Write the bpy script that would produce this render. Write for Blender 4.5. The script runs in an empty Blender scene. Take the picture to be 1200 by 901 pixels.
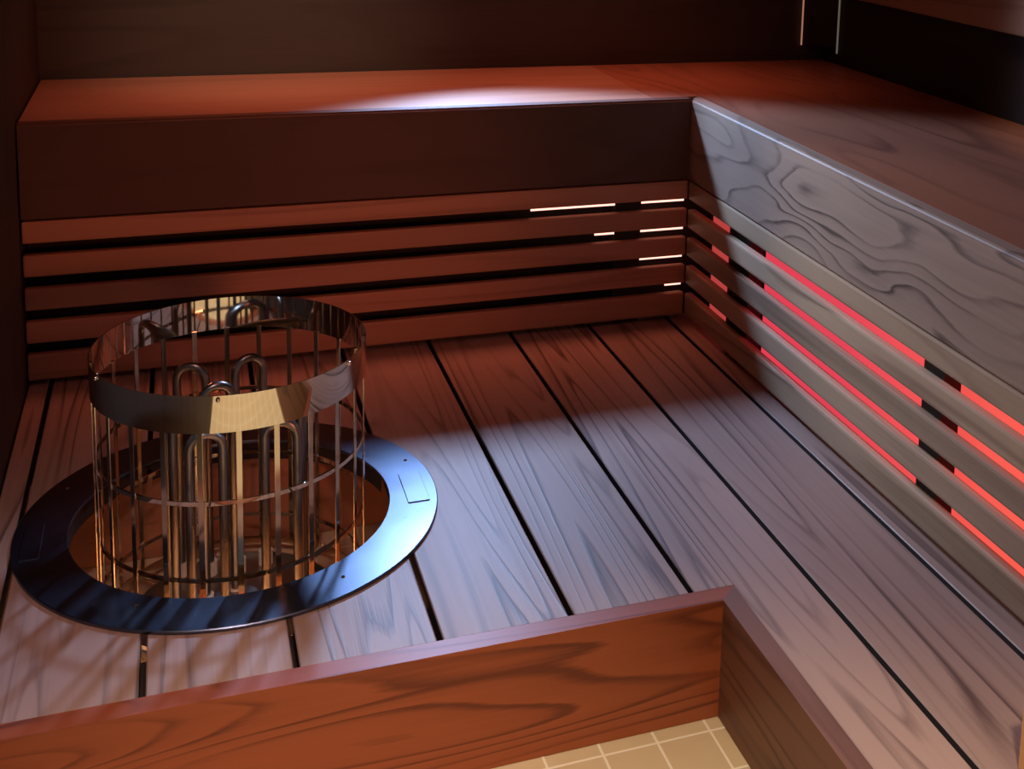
import bpy, bmesh, math, random
from mathutils import Vector, Matrix
random.seed(7)
scn = bpy.context.scene
COL = scn.collection
PI = math.pi

# ------------------------------------------------------------------ helpers
def tag(o, label=None, cat=None, group=None, kind=None):
    if label: o['label'] = label
    if cat: o['category'] = cat
    if group: o['group'] = group
    if kind: o['kind'] = kind
    return o

def obj(name, bm, mat, parent=None, smooth=False, label=None):
    """link a bmesh (world coordinates) as one mesh object, relative to its parent"""
    me = bpy.data.meshes.new(name)
    off = Vector((0, 0, 0))
    if parent is not None:
        p = parent
        while p is not None:
            off += p.location
            p = p.parent
        bmesh.ops.translate(bm, verts=bm.verts, vec=-off)
    bmesh.ops.recalc_face_normals(bm, faces=bm.faces)
    bm.to_mesh(me); bm.free()
    if smooth:
        for f in me.polygons: f.use_smooth = True
        try: me.set_sharp_from_angle(angle=math.radians(38))
        except Exception: pass
    me.materials.append(mat)
    o = bpy.data.objects.new(name, me); COL.objects.link(o)
    if parent is not None: o.parent = parent
    if label: o['label'] = label
    return o

def thing(name, loc, label, cat, group=None):
    o = bpy.data.objects.new(name, None); COL.objects.link(o)
    o.location = loc; o.empty_display_size = .05
    return tag(o, label, cat, group)

def bevel(bm, w, seg=2):
    if w > 0:
        bmesh.ops.bevel(bm, geom=list(bm.edges), offset=w, segments=seg, profile=.6, affect='EDGES')
    return bm

def box(x0, x1, y0, y1, z0, z1, bev=0.0, bm=None):
    b = bmesh.new()
    v = [b.verts.new((x, y, z)) for x in (x0, x1) for y in (y0, y1) for z in (z0, z1)]
    for f in ((0,1,3,2),(4,6,7,5),(0,4,5,1),(2,3,7,6),(0,2,6,4),(1,5,7,3)):
        b.faces.new([v[i] for i in f])
    bmesh.ops.recalc_face_normals(b, faces=b.faces)
    bevel(b, bev)
    if bm is None: return b
    merge(bm, b); return bm

def merge(a, b):
    me = bpy.data.meshes.new('tmp'); b.to_mesh(me); b.free(); a.from_mesh(me); bpy.data.meshes.remove(me)
    return a

def prism(pts, z0, z1, bev=0.0):
    """polygon in XY (ccw) extruded in z"""
    b = bmesh.new()
    lo = [b.verts.new((x, y, z0)) for x, y in pts]; hi = [b.verts.new((x, y, z1)) for x, y in pts]
    n = len(pts)
    b.faces.new(lo[::-1]); b.faces.new(hi)
    for i in range(n): b.faces.new((lo[i], lo[(i+1) % n], hi[(i+1) % n], hi[i]))
    bmesh.ops.recalc_face_normals(b, faces=b.faces)
    bevel(b, bev)
    return b

def lathe(profile, cx, cy, n=96, closed=True):
    """revolve (r,z) profile round a vertical axis"""
    b = bmesh.new(); rows = []
    for i in range(n):
        a = 2*PI*i/n
        rows.append([b.verts.new((cx + r*math.cos(a), cy + r*math.sin(a), z)) for r, z in profile])
    m = len(profile)
    for i in range(n):
        A, B = rows[i], rows[(i+1) % n]
        for k in range(m if closed else m-1):
            b.faces.new((A[k], B[k], B[(k+1) % m], A[(k+1) % m]))
    return b

def tube(path, r, n=10, bm=None):
    b = bm if bm is not None else bmesh.new()
    P = [Vector(p) for p in path]; rings = []
    up = None
    for i, p in enumerate(P):
        t = (P[min(i+1, len(P)-1)] - P[max(i-1, 0)]).normalized()
        if up is None:
            up = Vector((1, 0, 0)) if abs(t.x) < .9 else Vector((0, 1, 0))
        u = (up - t*up.dot(t)).normalized(); w = t.cross(u); up = u
        rings.append([b.verts.new(p + r*(math.cos(2*PI*k/n)*u + math.sin(2*PI*k/n)*w)) for k in range(n)])
    for A, B in zip(rings, rings[1:]):
        for k in range(n): b.faces.new((A[k], A[(k+1) % n], B[(k+1) % n], B[k]))
    b.faces.new(rings[0][::-1]); b.faces.new(rings[-1])
    return b

# ------------------------------------------------------------------ materials
def newmat(name):
    m = bpy.data.materials.new(name); m.use_nodes = True
    nt = m.node_tree; bs = nt.nodes['Principled BSDF']
    return m, nt, bs

def N(nt, typ, **kw):
    n = nt.nodes.new(typ)
    for k, v in kw.items():
        if k == 'inputs':
            for a, b in v.items(): n.inputs[a].default_value = b
        else: setattr(n, k, v)
    return n

def wood(name, light, dark, axis='X', rings=16., along=.55, across=5., contrast=1., rough=.45, fibre=.35, spec=.4, seed=0., detail=1.2):
    m, nt, bs = newmat(name); L = nt.links.new
    tc = N(nt, 'ShaderNodeTexCoord'); oi = N(nt, 'ShaderNodeObjectInfo')
    off = N(nt, 'ShaderNodeVectorMath', operation='SCALE'); off.inputs[0].default_value = (3.1, 5.7, 2.3)
    L(oi.outputs['Random'], off.inputs['Scale'])
    geo = N(nt, 'ShaderNodeNewGeometry')
    add = N(nt, 'ShaderNodeVectorMath', operation='ADD'); L(geo.outputs['Position'], add.inputs[0]); L(off.outputs[0], add.inputs[1])
    add2 = N(nt, 'ShaderNodeVectorMath', operation='ADD'); L(add.outputs[0], add2.inputs[0]); add2.inputs[1].default_value = (seed, seed*.7, seed*.3)
    sc = {'X': (along, across, across), 'Y': (across, along, across), 'Z': (across, across, along)}[axis]
    mp = N(nt, 'ShaderNodeVectorMath', operation='MULTIPLY'); L(add2.outputs[0], mp.inputs[0]); mp.inputs[1].default_value = sc
    n1 = N(nt, 'ShaderNodeTexNoise', inputs={'Scale': 1.0, 'Detail': detail, 'Roughness': .40, 'Distortion': .35}); L(mp.outputs[0], n1.inputs['Vector'])
    # fine fibres
    fs = {'X': (3., 170., 170.), 'Y': (170., 3., 170.), 'Z': (170., 170., 3.)}[axis]
    mf = N(nt, 'ShaderNodeVectorMath', operation='MULTIPLY'); L(add2.outputs[0], mf.inputs[0]); mf.inputs[1].default_value = fs
    nf = N(nt, 'ShaderNodeTexNoise', inputs={'Scale': 1.0, 'Detail': 3.0, 'Roughness': .6}); L(mf.outputs[0], nf.inputs['Vector'])
    # growth rings: contour lines of the noise field
    k = N(nt, 'ShaderNodeMath', operation='MULTIPLY'); L(n1.outputs['Fac'], k.inputs[0]); k.inputs[1].default_value = rings
    jit = N(nt, 'ShaderNodeMath', operation='MULTIPLY_ADD'); L(nf.outputs['Fac'], jit.inputs[0]); jit.inputs[1].default_value = .22; L(k.outputs[0], jit.inputs[2])
    fr = N(nt, 'ShaderNodeMath', operation='FRACT'); L(jit.outputs[0], fr.inputs[0])
    rp = N(nt, 'ShaderNodeValToRGB'); L(fr.outputs[0], rp.inputs[0])
    e = rp.color_ramp.elements
    e[0].position = 0.; e[0].color = (0, 0, 0, 1); e[1].position = 1.; e[1].color = (.15, .15, .15, 1)
    q = e.new(.66); q.color = (.16*contrast,)*3 + (1,)
    q = e.new(.90); q.color = (.95*contrast,)*3 + (1,)
    # broad tone drift
    n2 = N(nt, 'ShaderNodeTexNoise', inputs={'Scale': .6, 'Detail': 2.0}); L(mp.outputs[0], n2.inputs['Vector'])
    n3 = N(nt, 'ShaderNodeTexNoise', inputs={'Scale': 1.9, 'Detail': 3.0}); L(mp.outputs[0], n3.inputs['Vector'])
    a1 = N(nt, 'ShaderNodeMath', operation='MULTIPLY_ADD'); L(nf.outputs['Fac'], a1.inputs[0]); a1.inputs[1].default_value = fibre
    md = N(nt, 'ShaderNodeMapRange', inputs={'From Min': .38, 'From Max': .62, 'To Min': .25, 'To Max': 1.1}); L(n3.outputs['Fac'], md.inputs['Value'])
    rm = N(nt, 'ShaderNodeMath', operation='MULTIPLY'); L(rp.outputs['Color'], rm.inputs[0]); L(md.outputs[0], rm.inputs[1])
    L(rm.outputs[0], a1.inputs[2])
    a2 = N(nt, 'ShaderNodeMath', operation='MULTIPLY_ADD'); L(n2.outputs['Fac'], a2.inputs[0]); a2.inputs[1].default_value = .5; L(a1.outputs[0], a2.inputs[2])
    a3 = N(nt, 'ShaderNodeMath', operation='SUBTRACT', use_clamp=True); L(a2.outputs[0], a3.inputs[0]); a3.inputs[1].default_value = .25 + fibre*.5
    mx = N(nt, 'ShaderNodeMix', data_type='RGBA'); L(a3.outputs[0], mx.inputs['Factor'])
    mx.inputs['A'].default_value = light + (1,); mx.inputs['B'].default_value = dark + (1,)
    hs = N(nt, 'ShaderNodeHueSaturation'); L(mx.outputs['Result'], hs.inputs['Color'])
    vr = N(nt, 'ShaderNodeMath', operation='MULTIPLY_ADD'); L(oi.outputs['Random'], vr.inputs[0]); vr.inputs[1].default_value = .3; vr.inputs[2].default_value = .85
    L(vr.outputs[0], hs.inputs['Value'])
    L(hs.outputs['Color'], bs.inputs['Base Color'])
    rr = N(nt, 'ShaderNodeMath', operation='MULTIPLY_ADD'); L(n2.outputs['Fac'], rr.inputs[0]); rr.inputs[1].default_value = .25; rr.inputs[2].default_value = rough - .12
    L(rr.outputs[0], bs.inputs['Roughness'])
    bs.inputs['Specular IOR Level'].default_value = spec
    bp = N(nt, 'ShaderNodeBump', inputs={'Strength': .12, 'Distance': .002}); L(a3.outputs[0], bp.inputs['Height']); L(bp.outputs[0], bs.inputs['Normal'])
    return m

def metal(name, col, rough, scratch=0.):
    m, nt, bs = newmat(name); L = nt.links.new
    bs.inputs['Metallic'].default_value = 1.; bs.inputs['Base Color'].default_value = col + (1,)
    tc = N(nt, 'ShaderNodeTexCoord')
    n = N(nt, 'ShaderNodeTexNoise', inputs={'Scale': 14., 'Detail': 3.}); L(tc.outputs['Object'], n.inputs['Vector'])
    r = N(nt, 'ShaderNodeMath', operation='MULTIPLY_ADD'); L(n.outputs['Fac'], r.inputs[0]); r.inputs[1].default_value = scratch; r.inputs[2].default_value = max(0.02, rough - scratch*.5)
    L(r.outputs[0], bs.inputs['Roughness'])
    if scratch:
        rp = N(nt, 'ShaderNodeMapRange', inputs={'To Min': .75, 'To Max': 1.05}); L(n.outputs['Fac'], rp.inputs['Value'])
        mx = N(nt, 'ShaderNodeVectorMath', operation='SCALE'); mx.inputs[0].default_value = col; L(rp.outputs[0], mx.inputs['Scale']); L(mx.outputs[0], bs.inputs['Base Color'])
    return m

def plain(name, col, rough=.6, var=.15, scale=30.):
    m, nt, bs = newmat(name); L = nt.links.new
    tc = N(nt, 'ShaderNodeTexCoord'); n = N(nt, 'ShaderNodeTexNoise', inputs={'Scale': scale, 'Detail': 4.}); L(tc.outputs['Object'], n.inputs['Vector'])
    rp = N(nt, 'ShaderNodeMapRange', inputs={'To Min': 1-var, 'To Max': 1+var}); L(n.outputs['Fac'], rp.inputs['Value'])
    mx = N(nt, 'ShaderNodeVectorMath', operation='SCALE'); mx.inputs[0].default_value = col; L(rp.outputs[0], mx.inputs['Scale'])
    L(mx.outputs[0], bs.inputs['Base Color']); bs.inputs['Roughness'].default_value = rough
    return m

def glow(name, col, strength):
    m, nt, bs = newmat(name)
    bs.inputs['Base Color'].default_value = (0.02, .02, .02, 1)
    bs.inputs['Emission Color'].default_value = col + (1,); bs.inputs['Emission Strength'].default_value = strength
    return m

def led_panel_mat():
    """red diffuser, turning orange where the strip runs nearer to the door"""
    m, nt, bs = newmat('red_led_diffuser'); L = nt.links.new
    geo = N(nt, 'ShaderNodeNewGeometry'); sp = N(nt, 'ShaderNodeSeparateXYZ'); L(geo.outputs['Position'], sp.inputs[0])
    mr = N(nt, 'ShaderNodeMapRange', inputs={'From Min': -.55, 'From Max': -1.05, 'To Min': 0., 'To Max': 1.}); L(sp.outputs['Y'], mr.inputs['Value'])
    mx = N(nt, 'ShaderNodeMix', data_type='RGBA'); L(mr.outputs[0], mx.inputs['Factor'])
    mx.inputs['A'].default_value = (.74, .050, .085, 1); mx.inputs['B'].default_value = (.95, .11, .075, 1)
    bs.inputs['Base Color'].default_value = (.05, .02, .02, 1)
    L(mx.outputs['Result'], bs.inputs['Emission Color']); bs.inputs['Emission Strength'].default_value = 1.0
    return m

def tile_mat():
    m, nt, bs = newmat('sand_floor_tile'); L = nt.links.new
    geo = N(nt, 'ShaderNodeNewGeometry'); sp = N(nt, 'ShaderNodeSeparateXYZ'); L(geo.outputs['Position'], sp.inputs[0])
    def lines(out, origin):
        a = N(nt, 'ShaderNodeMath', operation='SUBTRACT'); L(out, a.inputs[0]); a.inputs[1].default_value = origin
        b = N(nt, 'ShaderNodeMath', operation='DIVIDE'); L(a.outputs[0], b.inputs[0]); b.inputs[1].default_value = .0715
        c = N(nt, 'ShaderNodeMath', operation='PINGPONG'); L(b.outputs[0], c.inputs[0]); c.inputs[1].default_value = .5
        return c.outputs[0]
    mn = N(nt, 'ShaderNodeMath', operation='MINIMUM'); L(lines(sp.outputs['X'], -.3502), mn.inputs[0]); L(lines(sp.outputs['Y'], -.9593), mn.inputs[1])
    rp = N(nt, 'ShaderNodeMapRange', inputs={'From Min': .018, 'From Max': .032}); L(mn.outputs[0], rp.inputs['Value'])
    n = N(nt, 'ShaderNodeTexNoise', inputs={'Scale': 25., 'Detail': 4.}); L(geo.outputs['Position'], n.inputs['Vector'])
    tm = N(nt, 'ShaderNodeMix', data_type='RGBA'); L(n.outputs['Fac'], tm.inputs['Factor']); tm.inputs['A'].default_value = (.62, .46, .27, 1); tm.inputs['B'].default_value = (.70, .53, .32, 1)
    mx = N(nt, 'ShaderNodeMix', data_type='RGBA'); L(rp.outputs[0], mx.inputs['Factor']); mx.inputs['A'].default_value = (.92, .80, .60, 1); L(tm.outputs['Result'], mx.inputs['B'])
    L(mx.outputs['Result'], bs.inputs['Base Color']); bs.inputs['Roughness'].default_value = .55
    bp = N(nt, 'ShaderNodeBump', inputs={'Strength': .3, 'Distance': .002}); L(rp.outputs[0], bp.inputs['Height']); L(bp.outputs[0], bs.inputs['Normal'])
    return m

WL, WD = (.36, .215, .150), (.105, .055, .036)
M_deck = wood('lacquered_deck_wood', (.40, .25, .19), (.115, .060, .044), 'Y', rings=12, along=.55, across=9.5, contrast=1., fibre=.5, rough=.48, seed=1.3, spec=.5)
M_deckx = wood('lacquered_rim_wood_across', (.36, .082, .026), (.16, .032, .011), 'X', rings=15, along=.9, across=9., contrast=1.2, rough=.45, seed=4.1)
M_fascia_x = wood('dark_bench_front_wood', (.125, .058, .036), (.08, .034, .020), 'X', rings=7, along=.5, across=5., contrast=.5, rough=.6, seed=2.)
M_fascia_y = wood('flame_grained_bench_front_wood', (.36, .25, .18), (.085, .052, .038), 'Y', rings=15, along=1.7, across=6.5, rough=.5, seed=8.6, detail=2.4)
M_top_y = wood('flame_grained_bench_top_wood', (.36, .135, .070), (.10, .036, .020), 'Y', rings=9, along=.9, across=5., contrast=.62, rough=.5, seed=3.2)
M_top_x = wood('reddish_bench_top_wood', (.36, .18, .11), (.20, .085, .05), 'X', rings=8, along=.5, across=5., contrast=.5, rough=.5, seed=6.)
M_slat_x = wood('reddish_slat_wood', (.50, .23, .13), (.25, .10, .052), 'X', rings=6, along=.5, across=8., contrast=.5, rough=.55, seed=5.)
M_slat_y = wood('brown_slat_wood', (.46, .32, .20), (.20, .12, .07), 'Y', rings=7, along=.6, across=9., contrast=.8, rough=.5, seed=9.)
M_edge = plain('joint_shade_edge', (.035, .020, .015), .8)
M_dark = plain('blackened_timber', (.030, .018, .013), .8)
M_under = wood('red_under_bench_panel', (.48, .20, .10), (.24, .08, .035), 'X', rings=6, along=.6, across=6., contrast=.5, rough=.6, seed=7.)
M_wall = wood('dark_wall_panelling', (.088, .066, .050), (.045, .032, .024), 'X', rings=8, along=.4, across=5., contrast=.5, rough=.7, seed=11.)
M_wall_l = wood('dark_left_panelling', (.080, .056, .042), (.045, .030, .022), 'Z', rings=8, along=.4, across=5., contrast=.5, rough=.7, seed=12.)
M_rest = wood('backrest_wood', (.36, .22, .13), (.2, .11, .06), 'Y', rings=7, along=.5, across=5., contrast=.6, rough=.5, seed=13.)
M_tile = tile_mat()
M_mirror = metal('polished_steel', (.80, .74, .62), .045)
M_bar = metal('polished_cage_bar_steel', (.72, .64, .50), .12)
M_flange = metal('brushed_collar_steel', (.15, .185, .26), .29, .10)
M_element = metal('grey_heating_element_tube', (.27, .25, .235), .30)
M_steel_dark = metal('heater_base_steel', (.45, .42, .37), .35, .1)
M_ceramic = plain('white_ceramic', (.75, .72, .66), .35, .05)
M_led = led_panel_mat()
M_ledline = glow('pink_white_led', (1., .50, .40), 2.0)
M_leddim = glow('dim_red_led', (.9, .10, .09), .5)
M_lampglow = glow('amber_lamp_edge', (.95, .42, .26), .38)
M_lampgrey = glow('grey_lamp_edge', (.10, .085, .07), 1.)
M_plaster = plain('entrance_wall_boarding', (.30, .17, .10), .6)
M_white = plain('white_door_paint', (.8, .76, .66), .5, .04)

# ------------------------------------------------------------------ measures (metres, deck top z = 0)
XL, XR, YB, YF = -1.2174, .5288, .431, -2.9
ZF, H, FB = -.1633, .46, .2961
ZC = 1.85
PY, PYI, PX, PXI = -.9106, -.9382, -.3038, -.3298

# ------------------------------------------------------------------ room shell
def struct(name, bm, mat, parent=None):
    o = obj(name, bm, mat, parent)
    if parent is None: o['kind'] = 'structure'
    return o
struct('floor', box(XL-.1, XR+.1, YF-.1, YB+.1, ZF-.06, ZF), M_tile)
struct('ceiling', box(XL-.1, XR+.1, YF-.1, YB+.1, ZC, ZC+.06), M_wall)
struct('wall_back', box(XL-.1, XR+.1, YB, YB+.08, ZF, ZC), M_wall)
struct('wall_left', box(XL-.1, XL, YF-.1, YB, ZF, ZC), M_wall_l)
struct('wall_right', box(XR, XR+.1, YF-.1, YB, ZF, ZC), plain('gap_shade_wall', (.028, .018, .014), .8))  # near-black colour paints in the shade of the gap below the backrest
# entrance wall with a door, behind the camera
dx0, dx1, dz = -1.08, -.42, ZC-.06
b = box(XL, dx0, YF-.1, YF, ZF, ZC); box(dx1, XR, YF-.1, YF, ZF, ZC, bm=b); box(dx0, dx1, YF-.1, YF, dz, ZC, bm=b)
struct('wall_front', b, M_plaster)
b = box(dx0, dx0+.07, YF-.08, YF-.04, ZF+.005, dz); box(dx1-.07, dx1, YF-.08, YF-.04, ZF+.005, dz, bm=b)
box(dx0+.07, dx1-.07, YF-.08, YF-.04, ZF+.005, ZF+.12, bm=b); box(dx0+.07, dx1-.07, YF-.08, YF-.04, dz-.1, dz, bm=b)
d = struct('door_1', b, M_rest)
obj('door_panel', box(dx0+.07, dx1-.07, YF-.07, YF-.05, ZF+.12, dz-.1), M_white, d)
obj('door_handle', tube([(dx1-.035, YF-.04, .75), (dx1-.035, YF-.005, .75), (dx1-.035, YF-.005, 1.0), (dx1-.035, YF-.04, 1.0)], .009), M_rest, d)

# ------------------------------------------------------------------ lower deck
deck = thing('lower_bench', (-.6, -.4, ZF), 'wide lower bench deck of dark lacquered boards around the steel heater', 'bench')
G = .0075
gaps = [-1.18, -1.0171, -.8523, -.6865, -.5227, -.3612, -.1992, -.0309]
HX, HY, RI = -.9027, -.5332, .2137
RH = RI + .004
edges = [XL+.003] + gaps + [.03]
def circ_x(x):
    d = RH*RH - (x-HX)**2
    return math.sqrt(d) if d > 0 else 0
def arc(xa, xb, sgn, n=16):
    """points of the heater hole between xa and xb, on its far (+1) or near (-1) side"""
    out = []
    for i in range(n+1):
        x = xa + (xb-xa)*i/n
        out.append((x, HY + sgn*circ_x(x)))
    return out
yb, yfar = .03, -2.86
for i in range(len(edges)-1):
    x0, x1 = edges[i] + (G/2 if i else 0), edges[i+1] - (G/2 if i < len(edges)-2 else 0)
    ye = PY + .0005
    if x0 > PX: polys = [[(x0, yfar), (x1, yfar), (x1, yb), (x0, yb)]]
    elif x1 > PX: polys = [[(x0, ye), (PX+.0012, ye), (PX+.0012, yfar), (x1, yfar), (x1, yb), (x0, yb)]]
    elif x1 <= HX-RH or x0 >= HX+RH: polys = [[(x0, ye), (x1, ye), (x1, yb), (x0, yb)]]
    else:
        a, c = max(x0, HX-RH), min(x1, HX+RH)
        if a > x0 or c < x1:      # the hole cuts in from one side: one C-shaped board
            if a > x0: pts = [(x0, ye), (x1, ye)] + arc(c, a, -1)[:-1] + arc(a, c, 1) + [(x1, yb), (x0, yb)]
            else: pts = [(x0, ye), (x1, ye), (x1, yb), (x0, yb)] + arc(a, c, 1)[:-1] + arc(c, a, -1)
            polys = [pts]
        else:
            polys = [[(x0, ye), (x1, ye)] + arc(x1, x0, -1), arc(x0, x1, 1) + [(x1, yb), (x0, yb)]]
    for pts in polys:
        bm = prism(pts, -.028, 0)
        ed = [e for e in bm.edges if all(abs(v.co.z) < 1e-6 for v in e.verts)]
        bmesh.ops.bevel(bm, geom=ed, offset=.0015, segments=1, affect='EDGES')
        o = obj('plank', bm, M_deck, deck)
        o.data.materials.append(M_edge)          # dark sides: shade of the joints painted into the colour
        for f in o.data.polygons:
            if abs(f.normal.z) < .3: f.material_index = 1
# rim boards closing the deck towards the foot well (mitred corner)
bm = prism([(XL+.003, PYI), (PXI, PYI), (PX, PY), (XL+.003, PY)], ZF+.001, .001)
obj('front_board', bm, M_deckx, deck)
bm = prism([(PXI, PYI), (PXI, yfar), (PX, yfar), (PX, PY)], ZF+.001, .001)
M_deck2 = wood('foot_well_side_wood', (.20, .085, .055), (.08, .032, .020), 'Y', rings=9, along=.8, across=9., rough=.5, seed=2.2)
obj('side_board', bm, M_deck2, deck)
# boxing under the deck behind the heater
obj('under_panel', box(XL+.003, PXI-.03, -.333, -.31, ZF+.001, -.0285), M_under, deck)
obj('under_panel', box(-.60, -.58, -.800, -.335, ZF+.001, -.0285), M_under, deck)

obj('gap_light_blocker', box(XL+.003, PXI-.03, -.905, -.802, -.07, -.0286), M_dark, deck)  # added blocker: hides the lit floor behind the plank gaps
# ------------------------------------------------------------------ upper benches
def slat_zs(): return [(.2922-.0385, .2922), (.2332-.0385, .2332), (.1740-.0385, .1740), (.1150-.0385, .1150), (.0100, .0562)]
bb = thing('upper_bench', (-.6, .2, ZF), 'reddish brown upper bench along the back wall with dark front board and slats', 'bench')
jx = -.0725
obj('seat_board', box(XL+.003, jx-.0008, .0265, YB-.002, H-.028, H, .001), M_top_x, bb)
bm = prism([(XL+.003, 0), (-.0003, 0), (-.0003+.0003, .026), (XL+.003, .026)], FB, H)
ed = [e for e in bm.edges if all(abs(v.co.z-H) < 1e-6 and abs(v.co.y) < 1e-6 for v in e.verts)]
bmesh.ops.bevel(bm, geom=ed, offset=.004, segments=3, affect='EDGES')
obj('front_board', bm, M_fascia_x, bb, smooth=True)
for z0, z1 in slat_zs():
    obj('slat', box(XL+.003, .0, 0, .017, z0, z1, .0035), M_slat_x, bb)
for x0, x1 in ((-.150, -.094),):
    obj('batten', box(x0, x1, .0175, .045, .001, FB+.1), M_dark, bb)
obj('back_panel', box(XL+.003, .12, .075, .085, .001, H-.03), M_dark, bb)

rb = thing('upper_bench', (.3, -.9, ZF), 'grey-brown flame-grained upper bench along the right wall with red-lit slats', 'bench')
bm = prism([(jx, .0265), (.0265, .0265), (.0265, yfar), (XR-.002, yfar), (XR-.002, YB-.002), (jx, YB-.002)], H-.028, H, .001)
obj('seat_board', bm, M_top_y, rb)
bm = prism([(0.0003, 0), (.0003, yfar), (.026, yfar), (.026, .026)], FB, H)
ed = [e for e in bm.edges if all(abs(v.co.z-H) < 1e-6 and abs(v.co.x-.0003) < 1e-4 for v in e.verts)]
bmesh.ops.bevel(bm, geom=ed, offset=.005, segments=3, affect='EDGES')
obj('front_board', bm, M_fascia_y, rb, smooth=True)
for z0, z1 in slat_zs():
    obj('slat', box(.0003, .017, yfar, -.0005, z0, z1, .0045), M_slat_y, rb)
for y0, y1 in ((-.262, -.17), (-.885, -.835), (-1.55, -1.50), (-2.2, -2.15)):
    obj('batten', box(.0175, .046, y0, y1, .001, FB+.1), M_dark, rb)
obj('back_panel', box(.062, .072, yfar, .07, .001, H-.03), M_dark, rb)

obj('spill_blocker', box(.0175, .049, -2.7, -.262, .001, .0118), M_dark, rb)  # added blocker against red light spilling out under the lowest slat
# LED diffusers behind the slats
tag(obj('light_bar', box(.050, .056, -2.7, -.262, .0135, FB+.02), M_led), 'long bright red light glowing behind the slats of the right bench', 'light')
tag(obj('light_bar', box(.050, .056, -.165, -.02, .0135, FB+.02), M_leddim), 'short dim red light behind the right bench slats at the inner corner', 'light')
led_z = [.2440, .1845, .1255, .0660]
led_x = [[(-.324, -.150), (-.094, -.001)], [(-.191, -.150), (-.094, -.001)], [(-.094, -.001)], [(-.036, -.001)]]
names = {(0, 0): 'longest white light strip, in the top slat gap left of the batten',
         (0, 1): 'white light strip at the bench corner in the top slat gap',
         (1, 0): 'tiny white light strip left of the batten in the second slat gap',
         (1, 1): 'white light strip at the bench corner in the second slat gap',
         (2, 0): 'white light strip at the bench corner in the third slat gap',
         (3, 0): 'shortest corner light strip, in the lowest slat gap above the deck'}
for i, (z, xs) in enumerate(zip(led_z, led_x)):
    for k, (x0, x1) in enumerate(xs):
        o = obj('led_strip', box(x0, x1, .0174, .0205, z+.0015, z+.0065), M_ledline)
        tag(o, names[(i, k)], 'light', 'light strips behind the back slats')

# ------------------------------------------------------------------ heater
ht = thing('sauna_heater', (HX, HY, ZF), 'round open steel cage sauna heater sunk into the deck boards', 'heater')
R, RZ, ZB = .1813, .2544, -.148
obj('top_band', lathe([(R, .2055), (R, RZ), (R-.0016, RZ), (R-.0016, .2055)], HX, HY, 160), M_mirror, ht, smooth=True, label='mirror polished steel band around the top of the cage')
for z in (.1095, .0049, -.098):
    obj('ring', lathe([(R-.0034, z-.0028), (R-.0034, z+.0028), (R-.0060, z+.0028), (R-.0060, z-.0028)], HX, HY, 128), M_mirror, ht, smooth=True)
NB = 24
for i in range(NB):
    a = math.radians(-90 + 360*i/NB)
    bm = box(-.0036, .0036, -.0008, .0008, ZB, .2075, .0004)
    bmesh.ops.transform(bm, matrix=Matrix.Translation((HX, HY, 0)) @ Matrix.Rotation(a+PI/2, 4, 'Z') @ Matrix.Translation((0, -(R-.0026), 0)), verts=bm.verts)
    obj('cage_bar', bm, M_bar, ht)
for i in range(6):
    a = math.radians(-97.5 + 60*i)
    for zz in (.2495,):
        c = Vector((HX + (R+.0012)*math.cos(a), HY + (R+.0012)*math.sin(a), zz))
        bm = bmesh.new(); bmesh.ops.create_uvsphere(bm, u_segments=10, v_segments=6, radius=.003); bmesh.ops.translate(bm, verts=bm.verts, vec=c)
        obj('rivet', bm, M_mirror, ht, smooth=True)
obj('base_tray', lathe([(.03, ZB-.004), (.142, ZB-.004), (.142, ZB+.006), (.140, ZB+.006), (.140, ZB), (.03, ZB)], HX, HY, 96), M_steel_dark, ht, smooth=True)
obj('base_ring', lathe([(R, ZB-.004), (R, ZB+.010), (R-.0016, ZB+.010), (R-.0016, ZB-.004)], HX, HY, 128), M_mirror, ht, smooth=True)
for a in (45, 135, 225, 315):
    c_, s_ = math.cos(math.radians(a)), math.sin(math.radians(a))
    obj('spoke', tube([(HX+.141*c_, HY+.141*s_, ZB+.001), (HX+(R-.0005)*c_, HY+(R-.0005)*s_, ZB+.001)], .004), M_steel_dark, ht, smooth=True)
obj('base_cap', lathe([(0.0001, ZB-.004), (.0305, ZB-.004), (.0305, ZB+.02), (.0001, ZB+.02)], HX, HY, 32), M_steel_dark, ht, smooth=True)
for a in (45, 135, 225, 315):
    x, y = HX+.14*math.cos(math.radians(a)), HY+.14*math.sin(math.radians(a))
    obj('foot', lathe([(.0001, ZF+.0005), (.014, ZF+.0005), (.014, ZB-.004), (.0001, ZB-.004)], x, y, 20), M_steel_dark, ht, smooth=True)
# hairpin heating elements: two legs and a bend, each rooted in a ceramic bush
pins = [(-.9412, -.668, 5, .192), (-.848, -.655, -8, .190), (-.9224, -.515, 10, .190), (-.812, -.545, 80, .188), (-.985, -.545, 100, .186), (-.875, -.43, 15, .192), (-.955, -.425, -15, .186)]
for x, y, rot, zt in pins:
    r_ = .0205; u = Vector((math.cos(math.radians(rot)), math.sin(math.radians(rot)), 0)); c = Vector((x, y, 0))
    path = [c - u*r_ + Vector((0, 0, ZB+.01))]
    for k in range(13):
        t = PI - PI*k/12
        path.append(c + u*(r_*math.cos(t)) + Vector((0, 0, zt - r_ - .006 + r_*math.sin(t))))
    path.append(c + u*r_ + Vector((0, 0, ZB+.01)))
    obj('heating_element', tube(path, .0062, 12), M_element, ht, smooth=True)
    for s in (-1, 1):
        p = c + u*(s*r_)
        obj('ceramic_bush', lathe([(.0066, ZB+.0005), (.0105, ZB+.0005), (.0105, ZB+.022), (.0066, ZB+.022)], p.x, p.y, 20), M_ceramic, ht, smooth=True)

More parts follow.
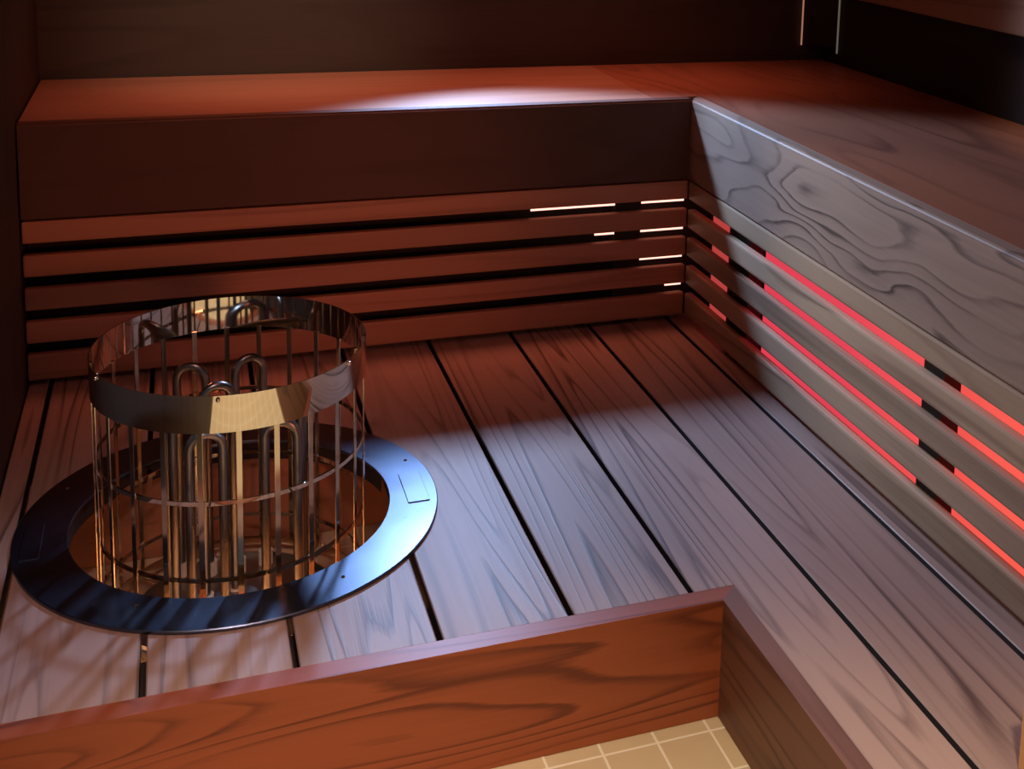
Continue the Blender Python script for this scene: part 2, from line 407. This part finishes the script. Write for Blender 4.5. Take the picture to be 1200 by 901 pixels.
# steel collar lying on the deck round the hole
fl = thing('heater_collar', (HX, HY, 0), 'flat brushed steel ring lying on the deck boards around the heater cage', 'collar')
RO = .2822
obj('ring_plate', lathe([(RI, .0006), (RO, .0006), (RO, .0040), (RO-.0012, .0050), (RI+.0008, .0050), (RI, .0042)], HX, HY, 160), M_flange, fl, smooth=True)
for sx in (1, -1):
    xa, xb = (-.668, -.637) if sx > 0 else (2*HX+.668-.01, 2*HX+.637-.003)
    xa, xb = min(xa, xb), max(xa, xb)
    obj('joint_plate', box(xa, xb, -.588, -.500, .0048, .0066, .0004), M_flange, fl)
for x, y in ((-.6498, -.4574), (-1.126, -.4025), (-1.0273, -.734), (-.78, -.748)):
    obj('screw', lathe([(.0001, .0062), (.0022, .0060), (.0032, .0046), (.0001, .0046)], x, y, 14), M_mirror, fl, smooth=True)

# ------------------------------------------------------------------ wall pieces
br = thing('backrest', (XR-.01, -1.2, .8), 'pale brown backrest board on the right wall above the dark gap', 'backrest')
obj('board', box(XR-.022, XR-.0005, yfar, .30, .6285, .86, .003), M_rest, br)
for y in (-1.0, -2.2):
    obj('wall_batten', box(XR-.0215, XR-.0005, y-.03, y+.03, H+.0003, .6284), M_dark, br)
lp = thing('corner_lamp', (.49, .39, .49), 'dark corner lamp shade with two thin glowing upright edges above the bench corner', 'lamp')
p0, p1 = Vector((.468, YB-.004, 0)), Vector((XR-.004, .352, 0))
bm = prism([(p0.x, p0.y), (p1.x, p1.y), (p1.x+.003, p1.y+.004), (p0.x+.003, p0.y+.003)], .500, 1.35)
obj('shade_panel', bm, M_dark, lp)
obj('glowing_edge', box(p0.x-.0022, p0.x+.0005, p0.y-.003, p0.y, .497, 1.35), M_lampglow, lp, label='thin amber glowing edge')
obj('grey_edge', box(p1.x-.0022, p1.x+.0012, p1.y-.003, p1.y, .486, 1.35), M_lampgrey, lp, label='thin grey edge')
# low upright board at the right border of the frame
en = tag(obj('end_board', box(-.158, -.004, -1.33, -1.308, .0005, .105, .002), wood('orange_end_board_wood', (.75, .36, .12), (.5, .2, .06), 'X', rings=6, contrast=.4, rough=.5)), 'low orange-brown board standing on the deck at the photo right edge', 'board')

# ------------------------------------------------------------------ lights
def spot(name, loc, target, energy, col, angle, blend, size):
    l = bpy.data.lights.new(name, 'SPOT'); l.energy = energy; l.color = col; l.spot_size = math.radians(angle); l.spot_blend = blend; l.shadow_soft_size = size
    o = bpy.data.objects.new(name, l); COL.objects.link(o); o.location = loc
    o.rotation_euler = (Vector(target)-Vector(loc)).to_track_quat('-Z', 'Y').to_euler(); return o
def area(name, loc, target, energy, col, sx, sy):
    l = bpy.data.lights.new(name, 'AREA'); l.energy = energy; l.color = col; l.shape = 'RECTANGLE'; l.size = sx; l.size_y = sy
    o = bpy.data.objects.new(name, l); COL.objects.link(o); o.location = loc
    o.rotation_euler = (Vector(target)-Vector(loc)).to_track_quat('-Z', 'Y').to_euler(); return o
spot('blue_spot', (-.40, .40, .88), (-.34, -.60, .60), 76, (.38, .58, 1.), 96, .45, .05)
spot('side_spot', (-.75, .30, 1.17), (.02, -.95, .22), 17, (1., .84, .68), 34, .9, .02)
spot('riser_spot', (-.75, .11, .72), (.0, -.85, .33), 13, (.80, .88, 1.), 48, .9, .02)
cg = area('ceiling_glow', (-.45, .20, ZC-.02), (-.45, .20, 0), 1.5, (1., .27, .16), 1.3, .2); cg.data.spread = math.radians(36)
area('room_glow', (-.6, -1.0, ZC-.02), (-.6, -1.0, 0), 2.2, (1., .24, .17), .8, .8)
spot('entrance_lamp', (-.72, -2.25, ZC-.04), (-.72, -1.75, ZF), 170, (1., .85, .63), 54, .6, .08)
spot('front_deck_fill', (-1.0, -1.7, ZC-.04), (-1.02, -.85, 0), 46, (1., .66, .60), 34, 1., .1)  # added fill that washes out the cage shadow stripes at front left
spot('back_slat_wash', (-.36, -1.55, .44), (-.84, 0, .24), 13, (1., .26, .13), 46, 1., .08)
spot('backrest_fill', (.0, -.9, ZC-.04), (XR, -.62, .74), 42, (1., .70, .44), 26, 1., .05)  # added light to brighten the backrest board, no fitting modelled
spot('back_wall_fill', (-.75, -.5, ZC-.04), (-.78, YB, .60), 27, (1., .84, .64), 32, 1., .05)  # added dim fill that lifts the tone of the back wall
l = bpy.data.lights.new('under_deck_fill', 'AREA'); l.energy = 2.0; l.color = (1., .50, .26); l.shape = 'RECTANGLE'; l.size = .35; l.size_y = .10  # added light beneath the deck to brighten the heater hole
o = bpy.data.objects.new('under_deck_fill', l); COL.objects.link(o); o.location = (-.90, -.790, -.055)
o.rotation_euler = Vector((0, .02, -1.)).to_track_quat('-Z', 'Y').to_euler()

w = bpy.data.worlds.new('room_dark'); scn.world = w; w.use_nodes = True
w.node_tree.nodes['Background'].inputs[0].default_value = (.02, .012, .009, 1); w.node_tree.nodes['Background'].inputs[1].default_value = 1.

# ------------------------------------------------------------------ camera
cam = bpy.data.cameras.new('camera'); co = bpy.data.objects.new('camera', cam); COL.objects.link(co); scn.camera = co
Rt = Vector((0.934713915548481, -0.35374707708837416, 0.034247650013670035)); Up = Vector((0.024089220687375533, 0.15920221561548895, 0.986952057594387)); Fw = Vector((0.3545837073621712, 0.9216928230134762, -0.15733001772944313))
mt = Matrix.Identity(4)
for i in range(3): mt[i][0], mt[i][1], mt[i][2] = Rt[i], Up[i], -Fw[i]
mt.translation = Vector((-.9664835, -2.2573408, .9247925))
co.matrix_world = mt
cam.sensor_fit = 'HORIZONTAL'; cam.sensor_width = 36; cam.lens = 36*1460.2545/1200
cam.shift_x = (600-758.6574)/1200; cam.shift_y = (71.6222-450.5)/1200
cam.clip_start = .02
scn.view_settings.view_transform = 'Standard'; scn.view_settings.look = 'None'
